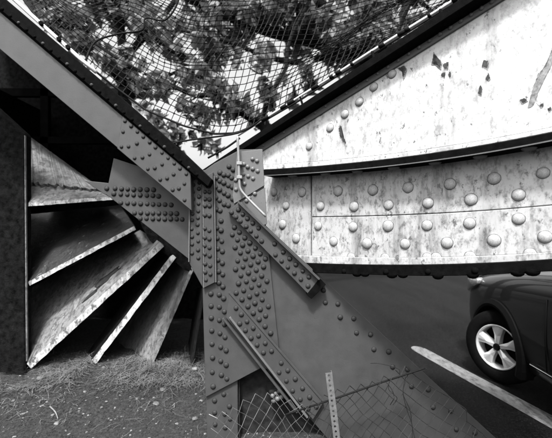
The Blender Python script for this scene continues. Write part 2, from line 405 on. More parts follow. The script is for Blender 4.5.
# ================================================================== INCLINED BEAM (upper left)
ib = thing('inclined_beam', 'smooth grey inclined steel beam rising to the upper left corner', 'steel beam', P(150, 190, 2.4))
YB = 2.37
plate('web_plate', [(-160, beam_t(-160)), (124, beam_t(124)), (121, beam_b(121)), (-160, beam_b(-160))], YB, .09, 'grey', ib)
sp = plate('splice_plate', [(122.5, beam_t(122.5)+.5), (190.5, beam_t(190.5)), (191.5, beam_b(191.5)+1), (117, beam_b(117)+1)], YB-.012, .1, 'grey', ib)
pts = [(lerp(125, 186.3, k/10), lerp(121, 174, k/10)) for k in range(11)]
pts += [(123.2, 131.8), (137, 143.6), (149.6, 154.2), (161.9, 164.4), (173.7, 174.5), (184.5, 184)]
pts += [(128.6, 146.4), (142.2, 157.5), (154.9, 168.2), (167.2, 178.5), (179, 188.3)]
pts += [(121.5, 147), (134.7, 158), (147.8, 169), (160.4, 179.8), (172.6, 190), (184.8, 200.2)]
rivets(sp, pts, YB-.012, .0125)
# flange angle along the top edge, black for its underside's shade
def off(x, dy): return (x, beam_t(x)+dy)
plate('flange_groove', [off(-160, 1), off(-160, -4), off(206, -4), off(206, 1)], YB-.004, .05, 'black_steel', ib, 0)
tf = plate('top_flange', [off(-160, -1.5), off(-160, -17), off(120, -17), off(180, -15), off(212, -12), off(208, -1.5)], YB-.03, .20, 'black_steel', ib, .004)
for k in range(29):
    x = -30+k*8.1
    if x < 206: rivet(tf, P(*off(x, -4.2), YB-.03), .011, kind='black' if k % 3 else 'grey')

# ================================================================== RIVETED JOINT (centre)
jt = thing('riveted_joint', 'grey gusset joint studded with rivets where all the beams meet', 'gusset joint', P(235, 300, 2.45))
YG = 2.45
gp = plate('gusset_plate', [(188, 172), (205, 170), (214, 163.5), (240, 149.5), (262, 149), (264, 186), (266, 224), (269.4, 257), (279, 349), (290, 372), (260.5, 368.5), (205.5, 397.5), (202.5, 287), (189, 262)], YG, .018, 'grey', jt)
pts = [(216.5, 178), (215.5, 187.4), (219.7, 190), (224.2, 193), (228.2, 195.5), (219.7, 181), (224, 183), (228.2, 185.3), (232.3, 187.3), (228.2, 175.3), (231.4, 178),
       (215.5, 198), (219.7, 200.4), (224.2, 204.5), (228.5, 205.7), (216, 209.3), (220, 211), (221.3, 221), (220, 172.8), (229, 166.5), (233, 170), (224, 175),
       (232.8, 199), (237.4, 201)]
for a_, b_ in (((216.5, 227.8), (221.2, 230.4)), ((217.2, 238.2), (221.6, 241.5)), ((217.6, 248.6), (222.2, 251.8)), ((218, 260), (222.3, 263.2)), ((218.3, 271.6), (222.9, 274.7)), ((218.7, 283), (223, 287))): pts += [a_, b_]
pts += [(211, 293.7), (219.2, 295), (223.6, 298.8), (211.2, 306), (219.2, 307.4), (224.1, 311.6), (211.5, 318), (219.4, 320.5), (224.3, 324.7), (211.9, 331), (220, 333.5), (225.2, 337.5),
        (212, 344.2), (220.7, 347.5), (226, 350.6), (212.4, 358), (220.5, 361.3), (226.3, 365), (212.4, 372.3), (221.2, 375.2), (226.9, 379), (213, 386.5)]
rows = [((234.4, 227.3), (265.4, 258.9), 7), ((232.2, 234.6), (263.4, 266.9), 7), ((235, 247.4), (266.7, 281.5), 7), ((237.8, 261), (264.3, 290.8), 6), ((235.5, 269.6), (257, 293.5), 5),
        ((238.4, 283.9), (265.7, 316.1), 6), ((236.2, 293), (270.8, 333), 7)]
for p, q, n in rows: pts += [(lerp(p[0], q[0], k/(n-1)), lerp(p[1], q[1], k/(n-1))) for k in range(n)]
pts += [(262.4, 300), (268.3, 306.8)]
rivets(gp, pts, YG)
# cover strips
c1 = plate('cover_strip', [(189.6, 168), (202, 176), (202.6, 287.5), (188.6, 262)], YG-.014, .014, 'grey', jt)
rivets(c1, [(194, 178), (193.6, 185), (193, 191.7), (193, 199), (192.6, 206), (192.4, 213.7), (192, 220), (191.9, 228.8), (192, 236.8), (192, 244.6), (192.2, 253.4),
            (199.4, 183), (199, 189), (198.8, 196.5), (198.4, 203.8), (198, 211), (198, 218), (197.7, 224.7), (197.7, 233), (198, 241.4), (198, 250), (198.2, 258.3)], YG-.014, .0135)
c2 = plate('cover_strip', [(202.5, 177), (213, 172), (214.8, 282.5), (203.2, 288.4)], YG-.026, .026, 'grey', jt)
rivets(c2, [(204.9, 182.6), (209.6, 184.5), (204.8, 192), (209.4, 192), (204.8, 199), (209.4, 199.3), (204.8, 205.7), (209.4, 205.8), (204.8, 215.2), (209.4, 216), (204.9, 228.8), (209.4, 230.6), (204.9, 237.7), (209.6, 239.2),
            (204.9, 246), (209.6, 247.7), (205, 254.3), (209.8, 256), (205.2, 263.8), (210.1, 265.6), (205.4, 272), (210.4, 274.4), (205.8, 280.2)], YG-.026, .0145)
for xa, xb in ((189.2, 188.2), (202.3, 202.9), (213.6, 215.2)):
    yb = {189.2: 262, 202.3: 288, 213.6: 282.5}[xa]
    plate('edge_bead', [(xa, 176), (xa+1.1, 176), (xb+1.1, yb), (xb, yb)], YG-.03, .03, 'grey_light', jt, .001)
# wing plate below the beam
wp = plate('wing_plate', [(113.5, 158), (106.5, 192), (105, 193.5), (188.6, 259), (192, 205), (150, 170)], YG+.06, .016, 'grey', jt)
pts = []
for xs_, y0, y1 in (([106.8, 115.2, 121.4, 127.8, 134, 140.4, 147, 153.4], 188.4, 190), ([113.6, 120.7, 127.4, 133.6, 140.4, 146.8, 152.8, 158.8], 194, 196), ([120.7, 127.6, 134, 140.4, 147, 153, 158.8, 165.2, 171], 203, 205),
                    ([134.4, 140.8, 147.2, 153.2, 159, 164.9, 170.7, 176.9], 212.9, 213.6), ([140.2, 146.4, 152.8, 158.8, 164.9, 170.7, 176.5, 182.3], 218.6, 219.2)):
    pts += [(x, lerp(y0, y1, i/(len(xs_)-1))) for i, x in enumerate(xs_)]
rivets(wp, pts, YG+.06, .0168)
plate('bracing_tab', [(84, 180.5), (111, 183.3), (112, 198), (104, 194)], YG+.078, .014, 'grey', jt)
# upper right connection plates
ep = plate('connection_plate', [(237, 152), (262.5, 149), (264.5, 185.5), (234, 204), (232.5, 196)], YG-.012, .012, 'grey_light', jt)
rivets(ep, [(243.8, 164.4), (247.9, 167), (252.6, 169), (257.7, 171), (243.5, 174.3), (248.2, 176.4), (253, 178.7), (244.2, 184.1), (257, 161), (252.4, 159), (235.5, 180), (236, 189.3)], YG-.012, .015, 'grey_light')
ep2 = plate('connection_plate', [(240, 203), (265, 187.5), (267, 224), (262, 226)], YG-.006, .006, 'grey_light', jt)
rivets(ep2, [(249.3, 190+8), (254.7, 193.6), (246.4, 201)], YG-.006, .015, 'grey_light')
# angle bar to the right: flat leg, upstanding leg
def angle_bar(lo0, lo1, hi0, hi1, Yb, th, stand, name, parent, mat='grey', swap=False):
    """flat leg between the lower line lo and upper line hi, with a leg standing out along one of them"""
    o = plate(name, [lo0, lo1, hi1, hi0], Yb-th, th, mat, parent)
    p, q = (lo0, lo1) if swap else (hi0, hi1)
    bm = bmesh.new()
    A, B = P(*p, Yb-th), P(*q, Yb-th)
    d = (B-A).normalized(); s = Vector((-d.z, 0, d.x))*.014
    prism(bm, [A-s*.5, B-s*.5, B+s*.5, A+s*.5], Vector((0, -stand, 0)))
    bm_obj('upstanding_leg', bm, mat, o, bevel=.002)
    return o
ab1 = angle_bar((228, 212), (308, 294), (238.5, 202), (319, 279), YG, .045, .035, 'angle_bar', jt)
rivets(ab1, [(231.8, 212.6), (236.2, 217), (240.6, 221.4), (246, 226.4), (250.8, 231), (256.3, 235.9), (261.8, 241.2), (275.6, 255.1), (281.4, 261), (287.8, 267.4), (294.5, 273.2), (300.9, 279.6), (307.8, 286.3),
             (238.4, 210), (243, 214.3), (247.6, 218.8), (252.6, 223), (258.5, 227.8), (274.8, 244), (283.4, 252.3), (289.8, 258.6), (296, 264.7), (302.9, 271), (308.9, 277)], YG-.045, .0155)
plate('end_face', [(306.5, 294.5), (311.5, 299), (326, 284.5), (320, 278.5)], YG-.05, .06, 'black_steel', ab1, .002)
ab2 = angle_bar((226, 318), (313, 420), (229.2, 292), (324, 402), YG, .02, .006, 'angle_bar', jt)
rivets(ab2, [(236, 308.3), (241.6, 314.7), (247.1, 321.6), (253, 328.4), (258.6, 335.7), (265.2, 343.3), (271.4, 351.2), (239.5, 323.8), (245.3, 330.7), (251.1, 338), (257.2, 345.1), (263.4, 353), (281.2, 363), (288, 370.6), (279.2, 372.4),
             (295.2, 379.2), (286.5, 381.2), (302.5, 388.5), (292.8, 390.8), (309.8, 397.2), (300.5, 399.6), (316, 407), (307.8, 409)], YG-.02, .0165)
for k, dx in enumerate((0, 6.5)):
    bm = bmesh.new(); A = P(223.5+dx, 317.5-dx*.1, YG-.018); B = P(297+dx*1.6, 411+dx*.9, YG-.018)
    d = (B-A).normalized(); s = Vector((-d.z, 0, d.x))*.013
    prism(bm, [A-s*.5, B-s*.5, B+s*.5, A+s*.5], Vector((0, -.028+.008*k, 0))); bm_obj('lower_edge_leg', bm, 'grey_light' if k else 'grey', ab2, bevel=.002)

# ================================================================== COLUMN and DIAGONAL STRUT
cl = thing('support_column', 'narrow grey steel column under the joint, cut off by the bottom edge', 'column', P(222, 445, 2.47))
cp = plate('front_plate', [(206, 385), (237.5, 370), (238, 452), (207.5, 452)], YG+.02, .016, 'grey', cl)
rivets(cp, [(214.8, 401), (223.8, 394.5), (229.6, 406.2), (214.8, 413), (224.7, 413.9), (229.8, 419), (215, 424.8), (225, 427.5)], YG+.02, .0165)
plate('web_plate', [(238.5, 372), (239.8, 372), (240.3, 452), (239, 452)], YG+.04, .05, 'rust', cl)
st = thing('diagonal_strut', 'wide smooth grey steel strut slanting down to the lower right', 'strut', P(420, 440, 2.47))
sp2 = plate('front_plate', [(262, 222), (322, 278), (431, 379.4), (512, 453), (340, 453), (255, 356), (258, 300)], YG+.022, .016, 'grey', st)
rivets(sp2, [(323.4, 290.2), (325.5, 302.6), (338, 304.2), (340.3, 317.3), (353.6, 318.8), (356.4, 333), (370.7, 334.7), (373.8, 349.6), (388.5, 352), (392.4, 367.2), (407.7, 369.3), (411.5, 386.6), (428.5, 390), (433.2, 407.2),
             (450.7, 411), (456.5, 429.5), (475, 433)], YG+.022, .0175)
plate('shade_plate', [(236, 330), (330, 330), (431, 405), (470, 448), (240, 448)], YG+.10, .016, 'rust', st)  # added dark sheet standing in for the shade inside the opening
for k, (x, y) in enumerate(((272.5, 396), (276, 393.5), (279.5, 391), (273.5, 401), (277.5, 399), (281.5, 397))):
    rivet(st, P(x, y, YG-.01+.012*(k % 2)), .016, kind='grey_light', name='bolt_end')
plate('bolt_cleat', [(269, 392), (282, 386), (286, 398), (273, 405)], YG+.0, .03, 'rust', st)

# ================================================================== WHITE GIRDER (right)
def quad(pts):
    # least squares parabola y(x)
    import numpy as np
    c = np.polyfit([p[0] for p in pts], [p[1] for p in pts], 2); return lambda x: float(c[0]*x*x+c[1]*x+c[2])
lip = quad([(265, 165), (340, 159), (440, 147.5), (500, 137.5), (552, 127)])
lip2 = lambda x: lip(x)+4.8
thin = lambda x: lip(x)+10.6+(x-265)*.009
topl = lambda x: 152-.628*(x-261)
seam = quad([(312, 217), (400, 214.5), (452, 213), (552, 205)])
low1 = quad([(312, 256), (400, 257.5), (470, 256.5), (552, 252)])
low2 = lambda x: low1(x)+7.4
gi = thing('arch_girder', 'peeling white plate girder with big rivets crossing over the road', 'girder', G(420, 270))
XS = [262+k*11 for k in range(41)]
def gstrip(name, x0, x1, yt, yb, n0, n1, mat, bevel=.003, step=11):
    n = max(2, int((x1-x0)/step)); secs = []
    for k in range(n+1):
        x = lerp(x0, x1, k/n)
        A = G(x, yt(x), n1); B = G(x, yb(x), n1); o = GN*(n0-n1)
        secs.append([A, B, B+o, A+o])
    return loft(name, secs, mat, gi, bevel)
uw = gstrip('upper_web', 258, 700, topl, lip, -.02, 0, 'white')
for x, y in ((373.7, 87), (359.4, 101.6), (344.8, 114), (330, 128), (309, 146.4), (392, 74)): rivet(uw, G(x, y), .028, Q_GIRD, 'white')
gstrip('web_lip', 262, 700, lip, lip2, -.02, .012, 'white')
leg = gstrip('top_angle', 226, 700, lambda x: topl(x)-7.5, lambda x: topl(x)-.4, -.02, .012, 'grey_light')
for k in range(44):
    x = 232+k*10.4
    rivet(leg, G(x, topl(x)-5.2, .012), .0115, Q_GIRD, 'grey_light')
secs = []; secs2 = []
for k in range(42):
    x = lerp(206, 700, k/41)
    A = G(x, topl(x)-7.6, 0); t = Vector((0, 0, .05))
    n1 = .085
    secs.append([A+GN*n1, A+GN*n1+t, A-GN*.18+t, A-GN*.18])
loft('top_flange', secs, 'black_steel', gi, .003)  # front face black in place of the shaded underside
secs = []
for k in range(41):
    x = lerp(263, 700, k/40)
    A = G(x, lip2(x), .12); B = G(x, thin(x), .12); b_ = B-GN*.12; b_.z -= .004
    a_ = Vector((b_.x, b_.y, A.z)); secs.append([A, B, b_, a_])
lf = loft('ledge_flange', secs, 'black_steel', gi, .002)  # front and underside coloured black for the shade at the ledge
secs = []
for k in range(41):
    x = lerp(263, 700, k/40); B = G(x, thin(x), .124); u = Vector((0, 0, .0025))
    secs.append([B+u, B-u, B-GN*.006-u, B-GN*.006+u])
loft('worn_edge', secs, 'grey_light', lf)
QD = Vector((0, 0, -1)).to_track_quat('Z', 'Y')
for x, y in ((287, 177), (320, 174), (352, 172.5), (389, 169), (431, 164), (477, 157.5), (527, 149), (585, 138)):
    B = G(x, thin(x), .12); p = B-GN*.062; p.z = B.z-.004; rivet(lf, p, .034, QD, 'grey_light', flat=.45)
pan = gstrip('web_panel', 262, 310.4, lambda x: lip(x)+6, low1, -.02, .004, 'white_worn')
for x, y in ((274, 192), (302, 192), (286, 205.5), (282.5, 224.5), (296, 238.5)): rivet(pan, G(x, y, .004), grr(x), Q_GIRD, 'white')
pu = gstrip('web_panel', 311.8, 700, lambda x: lip(x)+6, lambda x: seam(x)-.35, -.02, .007, 'white_worn')
pts = [(338, 191), (320.5, 206), (372.8, 190), (408, 187.5), (450, 184), (494, 178.5), (543, 173), (354, 206.5), (388.5, 205), (428, 203), (471, 199.5), (518.5, 195), (575, 188), (600, 163)]
for x, y in pts: rivet(pu, G(x, y, .007), grr(x), Q_GIRD, 'white')
pl = gstrip('web_panel', 311.8, 700, lambda x: seam(x)+.35, low1, -.02, .011, 'white_worn')
pts = [(318, 226), (333.5, 241.5), (353, 227), (388, 226), (427, 225.5), (469.5, 223.5), (518.5, 219), (367, 243.5), (405, 244), (447, 243), (494, 240.5), (545, 237), (576, 212), (602, 228)]
for x, y in pts: rivet(pl, G(x, y, .011), grr(x), Q_GIRD, 'white')
gstrip('backing_web', 264, 700, lambda x: lip(x)+4, lambda x: low1(x)+1, -.05, -.022, 'rust')
# half-buried rivet humps on the lower seam, lower lip and bottom flange coloured black for shade
lo = gstrip('bottom_lip', 292, 700, low1, low2, -.02, .024, 'white_worn')
for x in (351, 385, 427, 436, 470, 530): rivet(lo, G(x, low1(x)+.6, .012), .028, Q_GIRD, 'white', flat=.5)
bf = gstrip('bottom_flange', 300, 700, low2, lambda x: low2(x)+9.5+2.2*sstep(330, 470, x), -.1, .05, 'black_steel', .003)
for x in (356, 364, 391, 402, 437, 472, 517, 532, 580):
    B = G(x, low2(x)+9.5+2.2*sstep(330, 470, x), .05); p = B-GN*.012; p.z += .002; rivet(bf, p, .03, QD, 'black')
for x in (475, 428, 386, 344): rivet(bf, G(x, low2(x)+7, .05), .017, Q_GIRD, 'black')
# places where the paint has flaked away
M['stain'] = simple('rusty_grey_stain', .13, .8, 0, .7, 60, .4)
def flake(pts, n=.0012, mat='primer', parent=None):
    bm = bmesh.new(); rough = []
    for i, (x, y) in enumerate(pts):
        x2, y2 = pts[(i+1) % len(pts)]
        L_ = max(3, int(math.hypot(x2-x, y2-y)*1.6))
        for k in range(L_):
            t = k/L_; rough.append((lerp(x, x2, t)+random.uniform(-.55, .55), lerp(y, y2, t)+random.uniform(-.6, .6)))
    prism(bm, [G(x, y, n) for x, y in rough], -GN*.003); bmesh.ops.triangulate(bm, faces=[q for q in bm.faces if len(q.verts) > 4]); bm_obj('flaked_patch', bm, mat, parent)
for pts in ([(432, 64), (434, 53), (437, 57), (441, 62), (440, 68), (436, 60)], [(443, 64), (448, 62), (447, 69), (444, 68)], [(442, 73), (445, 72), (444, 77), (441, 76)], [(449, 72), (450.5, 72), (450, 77), (448.8, 77)],
            [(482, 66), (484, 60), (488, 61), (487, 68)], [(486, 79), (488, 73), (490, 78), (488, 80)], [(478, 93), (480, 85), (482, 88), (481, 95)], [(339, 127), (341, 126), (342, 134), (346, 143), (345, 144), (340, 136)],
            [(398, 68), (404, 66), (406, 69), (403, 78), (402, 71)], [(552, 48), (546, 66), (538, 74), (532, 92), (528, 108), (533, 106), (541, 86), (547, 74), (553, 62)], [(540, 104), (543, 103), (543, 106), (540, 107)],
            [(548, 108), (551, 107), (551, 110), (549, 111)], [(520, 100), (524, 98), (527, 100), (522, 103)]):
    cxm = sum(q[0] for q in pts)/len(pts); cym = sum(q[1] for q in pts)/len(pts)
    if pts[0][0] < 550: flake([(cxm+(x-cxm)*1.22+.3, cym+(y-cym)*1.25+1.0) for x, y in pts], .0006, 'stain', uw)
    flake(pts, parent=uw, mat='stain' if pts[0][0] > 550 else 'primer')

# ================================================================== CONDUIT, RAILS
cd = thing('conduit_pipe', 'thin pale conduit pipe bending down over the rivets of the joint', 'pipe', P(238, 138, 2.4))
pp = smooth_path([P(237.5, 136, 2.39), P(238.6, 158, 2.39), P(239.4, 182, 2.39), P(241, 190, 2.39), P(249, 199.5, 2.385), P(266, 216.5, 2.37)], 5)
tube('pipe', pp, .0085, 'conduit', cd, 10)
for y in (163, 177): plate('clamp', [(236.5, y-1.6), (242, y-1.6), (242, y+1.6), (236.5, y+1.6)], 2.376, .06, 'conduit', cd, .002)
hr = thing('handrail', 'bright white rail running above the inclined beam at the upper left', 'rail', P(48, 30, 2.6))
tube('rail_tube', [P(-60, -67, 2.62), P(15, 0, 2.62), P(48, 30, 2.62), P(80, 58.5, 2.62), P(96, 72, 2.62)], .0135, 'rail', hr, 8)
for x, y in ((40, 23), (58, 39), (67, 47)): plate('coupling', [(x-2.4, y-2), (x+.6, y-3.2), (x+2.4, y+1), (x-.6, y+2.2)], 2.59, .05, 'black_steel', hr, .003)
hr2 = thing('handrail', 'white rail glinting along the dark upper edge of the white girder', 'rail', G(360, 75))
def top2(x): return topl(x)-31
tube('rail_tube', [G(x, top2(x)+noise.noise(Vector((x*.05, 0, 0)))*1.0, .05) for x in range(238, 620, 22)], .008, 'rail', hr2, 8)
for x in (262, 281, 288, 312, 330, 336, 351, 379, 398, 405, 428, 452):
    l_ = random.uniform(2, 7); tube('cord_wrap', [G(x, top2(x), .05), G(x+l_, top2(x+l_), .05)], .0135, 'net', hr2, 6)
for x in (300, 372, 440): tube('rail_bracket', [G(x, top2(x), .05), G(x+5, topl(x+5)-12, .06)], .008, 'black_steel', hr2, 6)

# ================================================================== CAR
CH = R(3.5); CF = Vector((math.sin(CH), math.cos(CH), 0)); CS = Vector((math.cos(CH), -math.sin(CH), 0))   # forward, rightward
WC = P(495, 347, 3.37)                                # near front wheel's outer face
C0 = Vector((WC.x, WC.y, 0))+CS*.885                    # car axis at the front axle
def CP(x, y, z): return C0+CS*x+CF*y+Vector((0, 0, z))  # x right, y forward of the front axle
car = thing('parked_car', 'dark car with a bright five spoke alloy wheel under the white girder', 'car', tuple(C0-CF*1.3))
ST = [  # y, half width, shoulder z, hood edge z, centre z, bottom z
    (.95, .46, .50, .58, .60, .30), (.92, .62, .60, .70, .73, .24), (.82, .76, .68, .78, .82, .21), (.62, .82, .74, .82, .87, .20), (.35, .865, .80, .87, .93, .20), (.0, .885, .84, .915, .975, .20), (-.4, .89, .87, .95, 1.01, .20),
    (-.75, .89, .89, .975, 1.03, .20), (-1.3, .89, .91, .985, 1.03, .20), (-2.0, .89, .92, .99, 1.03, .20), (-2.7, .885, .93, 1.0, 1.03, .20), (-3.2, .87, .93, 1.0, 1.02, .22), (-3.45, .80, .90, .96, .98, .28), (-3.55, .70, .8, .86, .88, .36)]
secs = []
for y, w_, zs, ze, zc, zb in ST:
    zs, ze, zc = [.5+(q-.5)*1.24 if q > .5 else q for q in (zs, ze, zc)]
    half = [(0, zb), (w_*.86, zb), (w_*.965, zb+.08), (w_, zb+.24), (w_*1.0, lerp(zb+.24, zs, .6)), (w_*.985, zs), (w_*.93, lerp(zs, ze, .75)), (w_*.80, ze+.005), (w_*.45, lerp(ze, zc, .7)), (0, zc)]
    ring = half+[(-x, z) for x, z in half[-2:0:-1]]
    secs.append([CP(x, y, z) for x, z in ring])
body = loft('body', secs, 'carpaint', None, smooth=True)
dg = bpy.context.evaluated_depsgraph_get
cut = bmesh.new()
for yy in (0, -2.6):
    for sx in (-1, 1):
        ra = [cut.verts.new(CP(sx*.62, yy+.375*math.cos(t*math.pi/14), .33+.375*math.sin(t*math.pi/14))) for t in range(28)]
        rb = [cut.verts.new(CP(sx*1.1, yy+.375*math.cos(t*math.pi/14), .33+.375*math.sin(t*math.pi/14))) for t in range(28)]
        cut.faces.new(ra); cut.faces.new(rb[::-1])
        for i in range(28): cut.faces.new((ra[i], rb[i], rb[(i+1) % 28], ra[(i+1) % 28]))
co = bm_obj('cutter', cut, 'blackplastic')
ss = body.modifiers.new('s', 'SUBSURF'); ss.levels = 2; ss.render_levels = 2
bo = body.modifiers.new('b', 'BOOLEAN'); bo.object = co; bo.operation = 'DIFFERENCE'; bo.solver = 'EXACT'
me = bpy.data.meshes.new_from_object(body.evaluated_get(dg()))
body.modifiers.clear(); body.data = me
bpy.data.objects.remove(co, do_unlink=True)
body.parent = car; body.matrix_parent_inverse = Matrix.Translation(-Vector(car.location))
# cabin
cab = []
for y, wb, zt in ((-.62, .70, 1.16), (-1.35, .70, 1.43), (-2.0, .70, 1.47), (-2.7, .68, 1.43), (-3.35, .66, 1.14)):
    zb = 1.09
    wt = wb*.84
    cab.append([CP(wb+.05, y, zb), CP(wt if zt > 1.1 else wb, y, max(zt-.04, zb+.01)), CP(wt*.7, y, max(zt, zb+.02)), CP(-wt*.7, y, max(zt, zb+.02)), CP(-(wt if zt > 1.1 else wb), y, max(zt-.04, zb+.01)), CP(-wb-.05, y, zb)])
loft('windows', cab, 'carglass', car, .02, True)
rf_ = []
for y, wt, zt in ((-1.3, .58, 1.435), (-1.6, .585, 1.478), (-2.0, .585, 1.49), (-2.5, .575, 1.475), (-2.85, .56, 1.40)):
    rf_.append([CP(-wt, y, zt-.03), CP(-wt*.7, y, zt), CP(wt*.7, y, zt), CP(wt, y, zt-.03), CP(wt*.7, y, zt-.025), CP(-wt*.7, y, zt-.025)])
loft('roof', rf_, 'carpaint', car, 0, True)
for sx in (-1, 1):
    hl = []
    for y, x0, x1, z0, z1 in ((.38, .80, .868, .85, .90), (.54, .74, .862, .78, .885), (.71, .66, .815, .73, .865), (.86, .55, .715, .68, .815)):
        hl.append([CP(sx*x0, y+.015, z0), CP(sx*x1, y, z0), CP(sx*x1, y, z1), CP(sx*x0, y+.01, z1+.012)])
    loft('headlight', hl, 'lens', car, .008, True)
    tube('side_trim', [CP(sx*.90, -.55, .375), CP(sx*.905, -1.3, .37), CP(sx*.90, -2.1, .38)], .014, 'chrome', car, 6)
    mi = [[CP(sx*(.90+a_), -1.15-b_, 1.10+c_) for a_, c_ in ((0, 0), (.17, .02), (.18, .11), (.02, .12))] for b_ in (0, .05, .09)]
    loft('mirror', mi, 'carpaint', car, .012, True)
for sx in (-1, 1):
    for yy in (0, -2.6):
        av, af = [], []
        for k in range(25):
            t = R(-18+k*9); c_, s_ = math.cos(t), math.sin(t)
            for rr, xo in ((.372, .80), (.372, .912), (.395, .917), (.435, .900), (.435, .80)): av.append(CP(sx*xo, yy+c_*rr, .33+s_*rr))
        for k in range(24):
            for q in range(5): af.append((k*5+q, k*5+(q+1) % 5, (k+1)*5+(q+1) % 5, (k+1)*5+q))
        pyd('arch_trim', av, af, 'blackplastic', car)
for sx in (-1, 1):
    tube('hood_seam', [CP(sx*.70, .66, .89), CP(sx*.735, .35, .975), CP(sx*.745, 0, 1.034), CP(sx*.745, -.4, 1.078), CP(sx*.74, -.62, 1.10)], .005, 'blackplastic', car, 5)
    tube('door_seam', [CP(sx*.893, -.72, .36), CP(sx*.894, -.70, .6), CP(sx*.884, -.70, .9)], .005, 'blackplastic', car, 5)
bump_ = []
for x in (-.72, -.5, 0, .5, .72):
    yb = .955-.24*(abs(x)/.72)**3
    bump_.append([CP(x, yb, .27), CP(x, yb+.02, .33), CP(x, yb+.015, .44), CP(x, yb-.05, .46), CP(x, yb-.06, .27)])
loft('bumper', bump_, 'blackplastic', car, 0, True)
def lathe(bm, prof, C, ax, up, seg=40):
    sd_ = ax.cross(up); rows = []
    for r_, o_ in prof: rows.append([bm.verts.new(C+ax*o_+(up*math.sin(2*math.pi*i/seg)+sd_*math.cos(2*math.pi*i/seg))*r_) for i in range(seg)])
    for a_, b_ in zip(rows, rows[1:]):
        for i in range(seg): bm.faces.new((a_[i], a_[(i+1) % seg], b_[(i+1) % seg], b_[i]))
    return rows
def wheel(cx, cy, side, steer):
    ax = CS*side; ang = steer
    ax = Matrix.Rotation(ang, 3, 'Z') @ ax; up = Vector((0, 0, 1)); C = CP(cx, cy, .33); sd_ = ax.cross(up)
    bm = bmesh.new(); lathe(bm, [(.2, -.17), (.30, -.175), (.325, -.15), (.332, -.08), (.325, -.02), (.30, .005), (.235, .012), (.2, .0), (.2, -.17)], C, ax, up)
    ty = bm_obj('wheel', bm, 'rubber', car, True)
    bm = bmesh.new(); lathe(bm, [(.203, -.14), (.205, -.005), (.200, .008), (.191, .004), (.185, -.01), (.18, -.13), (.203, -.14)], C, ax, up, 48); bm_obj('rim', bm, 'alloy', ty, True)
    bm = bmesh.new(); rws = lathe(bm, [(.19, -.09), (.01, -.095)], C, ax, up); bm.faces.new(rws[-1]); bm_obj('brake_disc', bm, 'blackplastic', ty)
    for k in range(5):
        t = R(90+72*k)
        def q(r_, a_, o_): return C+ax*o_+(up*math.sin(t+a_)+sd_*math.cos(t+a_))*r_
        bm = bmesh.new()
        fr = [(.194, .31, -.014), (.194, .10, -.002), (.194, -.10, -.002), (.194, -.31, -.014), (.11, -.27, -.012), (.03, -.6, .0), (.03, .6, .0), (.11, .27, -.012)]
        F_ = [bm.verts.new(q(*p)) for p in fr]; B_ = [bm.verts.new(q(p[0], p[1], -.06)) for p in fr]
        mid = bm.verts.new(q(.10, 0, .006)); n_ = len(fr)
        for i in range(n_): bm.faces.new((F_[i], F_[(i+1) % n_], mid)); bm.faces.new((F_[(i+1) % n_], F_[i], B_[i], B_[(i+1) % n_]))
        bm_obj('spoke', bm, 'alloy', ty)
    bm = bmesh.new(); rws = lathe(bm, [(.034, -.05), (.033, .004), (.022, .012), (.018, .010)], C, ax, up, 24); bm.faces.new(rws[-1]); bm_obj('hub_cap', bm, 'blackplastic', ty)
wheel(-.87, 0, -1, R(30)); wheel(.87, 0, 1, R(30)); wheel(-.87, -2.6, -1, 0); wheel(.87, -2.6, 1, 0)

# ================================================================== CHAIN LINK FENCE
fe = thing('chain_link_fence', 'sagging chain link fence with a black top wire in front of the strut', 'fence', (.3, 2.3, 0))
YF = 2.28
ctrl = [(190, 428), (215, 415), (250, 402), (275, 398), (300, 407), (340, 394), (421, 366), (470, 349), (540, 325), (620, 300)]
def ftop(px):
    for (x0, y0), (x1, y1) in zip(ctrl, ctrl[1:]):
        if x0 <= px <= x1: return lerp(y0, y1, (px-x0)/(x1-x0))
    return ctrl[0][1] if px < ctrl[0][0] else ctrl[-1][1]
dx, dz = .036, .041; v, f = [], []
x0 = (209-CX)/F*YF; ncol = 70
def fpt(i, j):
    X = x0+i*dx; px = CX+X/YF*F
    z = P(px, ftop(px)-4, YF).z-j*dz
    sag = math.sin(i*.31)*.006+noise.noise(Vector((i*.23, j*.23, 0)))*.02
    bow = .02*sstep(300, 230, px)*math.sin(j*.5)
    return Vector((X+sag+.004*j*math.sin(i*.17)+bow, YF+noise.noise(Vector((i*.15, j*.2, 9)))*.05-.05*sstep(300, 220, px)*j*.2, z+noise.noise(Vector((i*.2, j*.2, 4)))*.02))
def strut_edge(px): return 379.4+(px-431)*.905
vl, fl_ = [], []
for i in range(ncol):
    pl_ = []
    nj = int((fpt(i, 0).z+.03)/dz)
    for j in range(nj+1):
        ii = i+((j+i) % 2); p = fpt(ii, j); p.y += .003 if (j+i) % 2 else -.003; 
        qx = CX+p.x/p.y*F; qy = HY+(H-p.z)/p.y*F
        if qy > strut_edge(qx)-3: pl_.append(p)
    if len(pl_) > 1:
        if CX+pl_[0].x/YF*F > 303: tube_into(v, f, pl_, .0027, 4)
        else: tube_into(vl, fl_, pl_, .0022, 4)
pyd('wire_mesh', v, f, 'wire', fe, kind='stuff')
lm = pyd('wire_mesh', vl, fl_, 'pale_wire', fe, kind='stuff'); lm['label'] = 'brighter bulging length of mesh over the dark opening'
wt = [P(x, y, YF-.01) for x, y in ((285, 415), (297, 411), (340, 397), (380, 383), (421, 369.5), (425, 368))]
tube('top_wire', wt, .0058, 'net', fe, 6)
tube('loose_wire', smooth_path([P(370.5, 363.3, YF), P(379, 363.5, YF), P(390, 366, YF), P(399, 369.5, YF), P(399.5, 374, YF)]), .0022, 'wire', fe, 5)
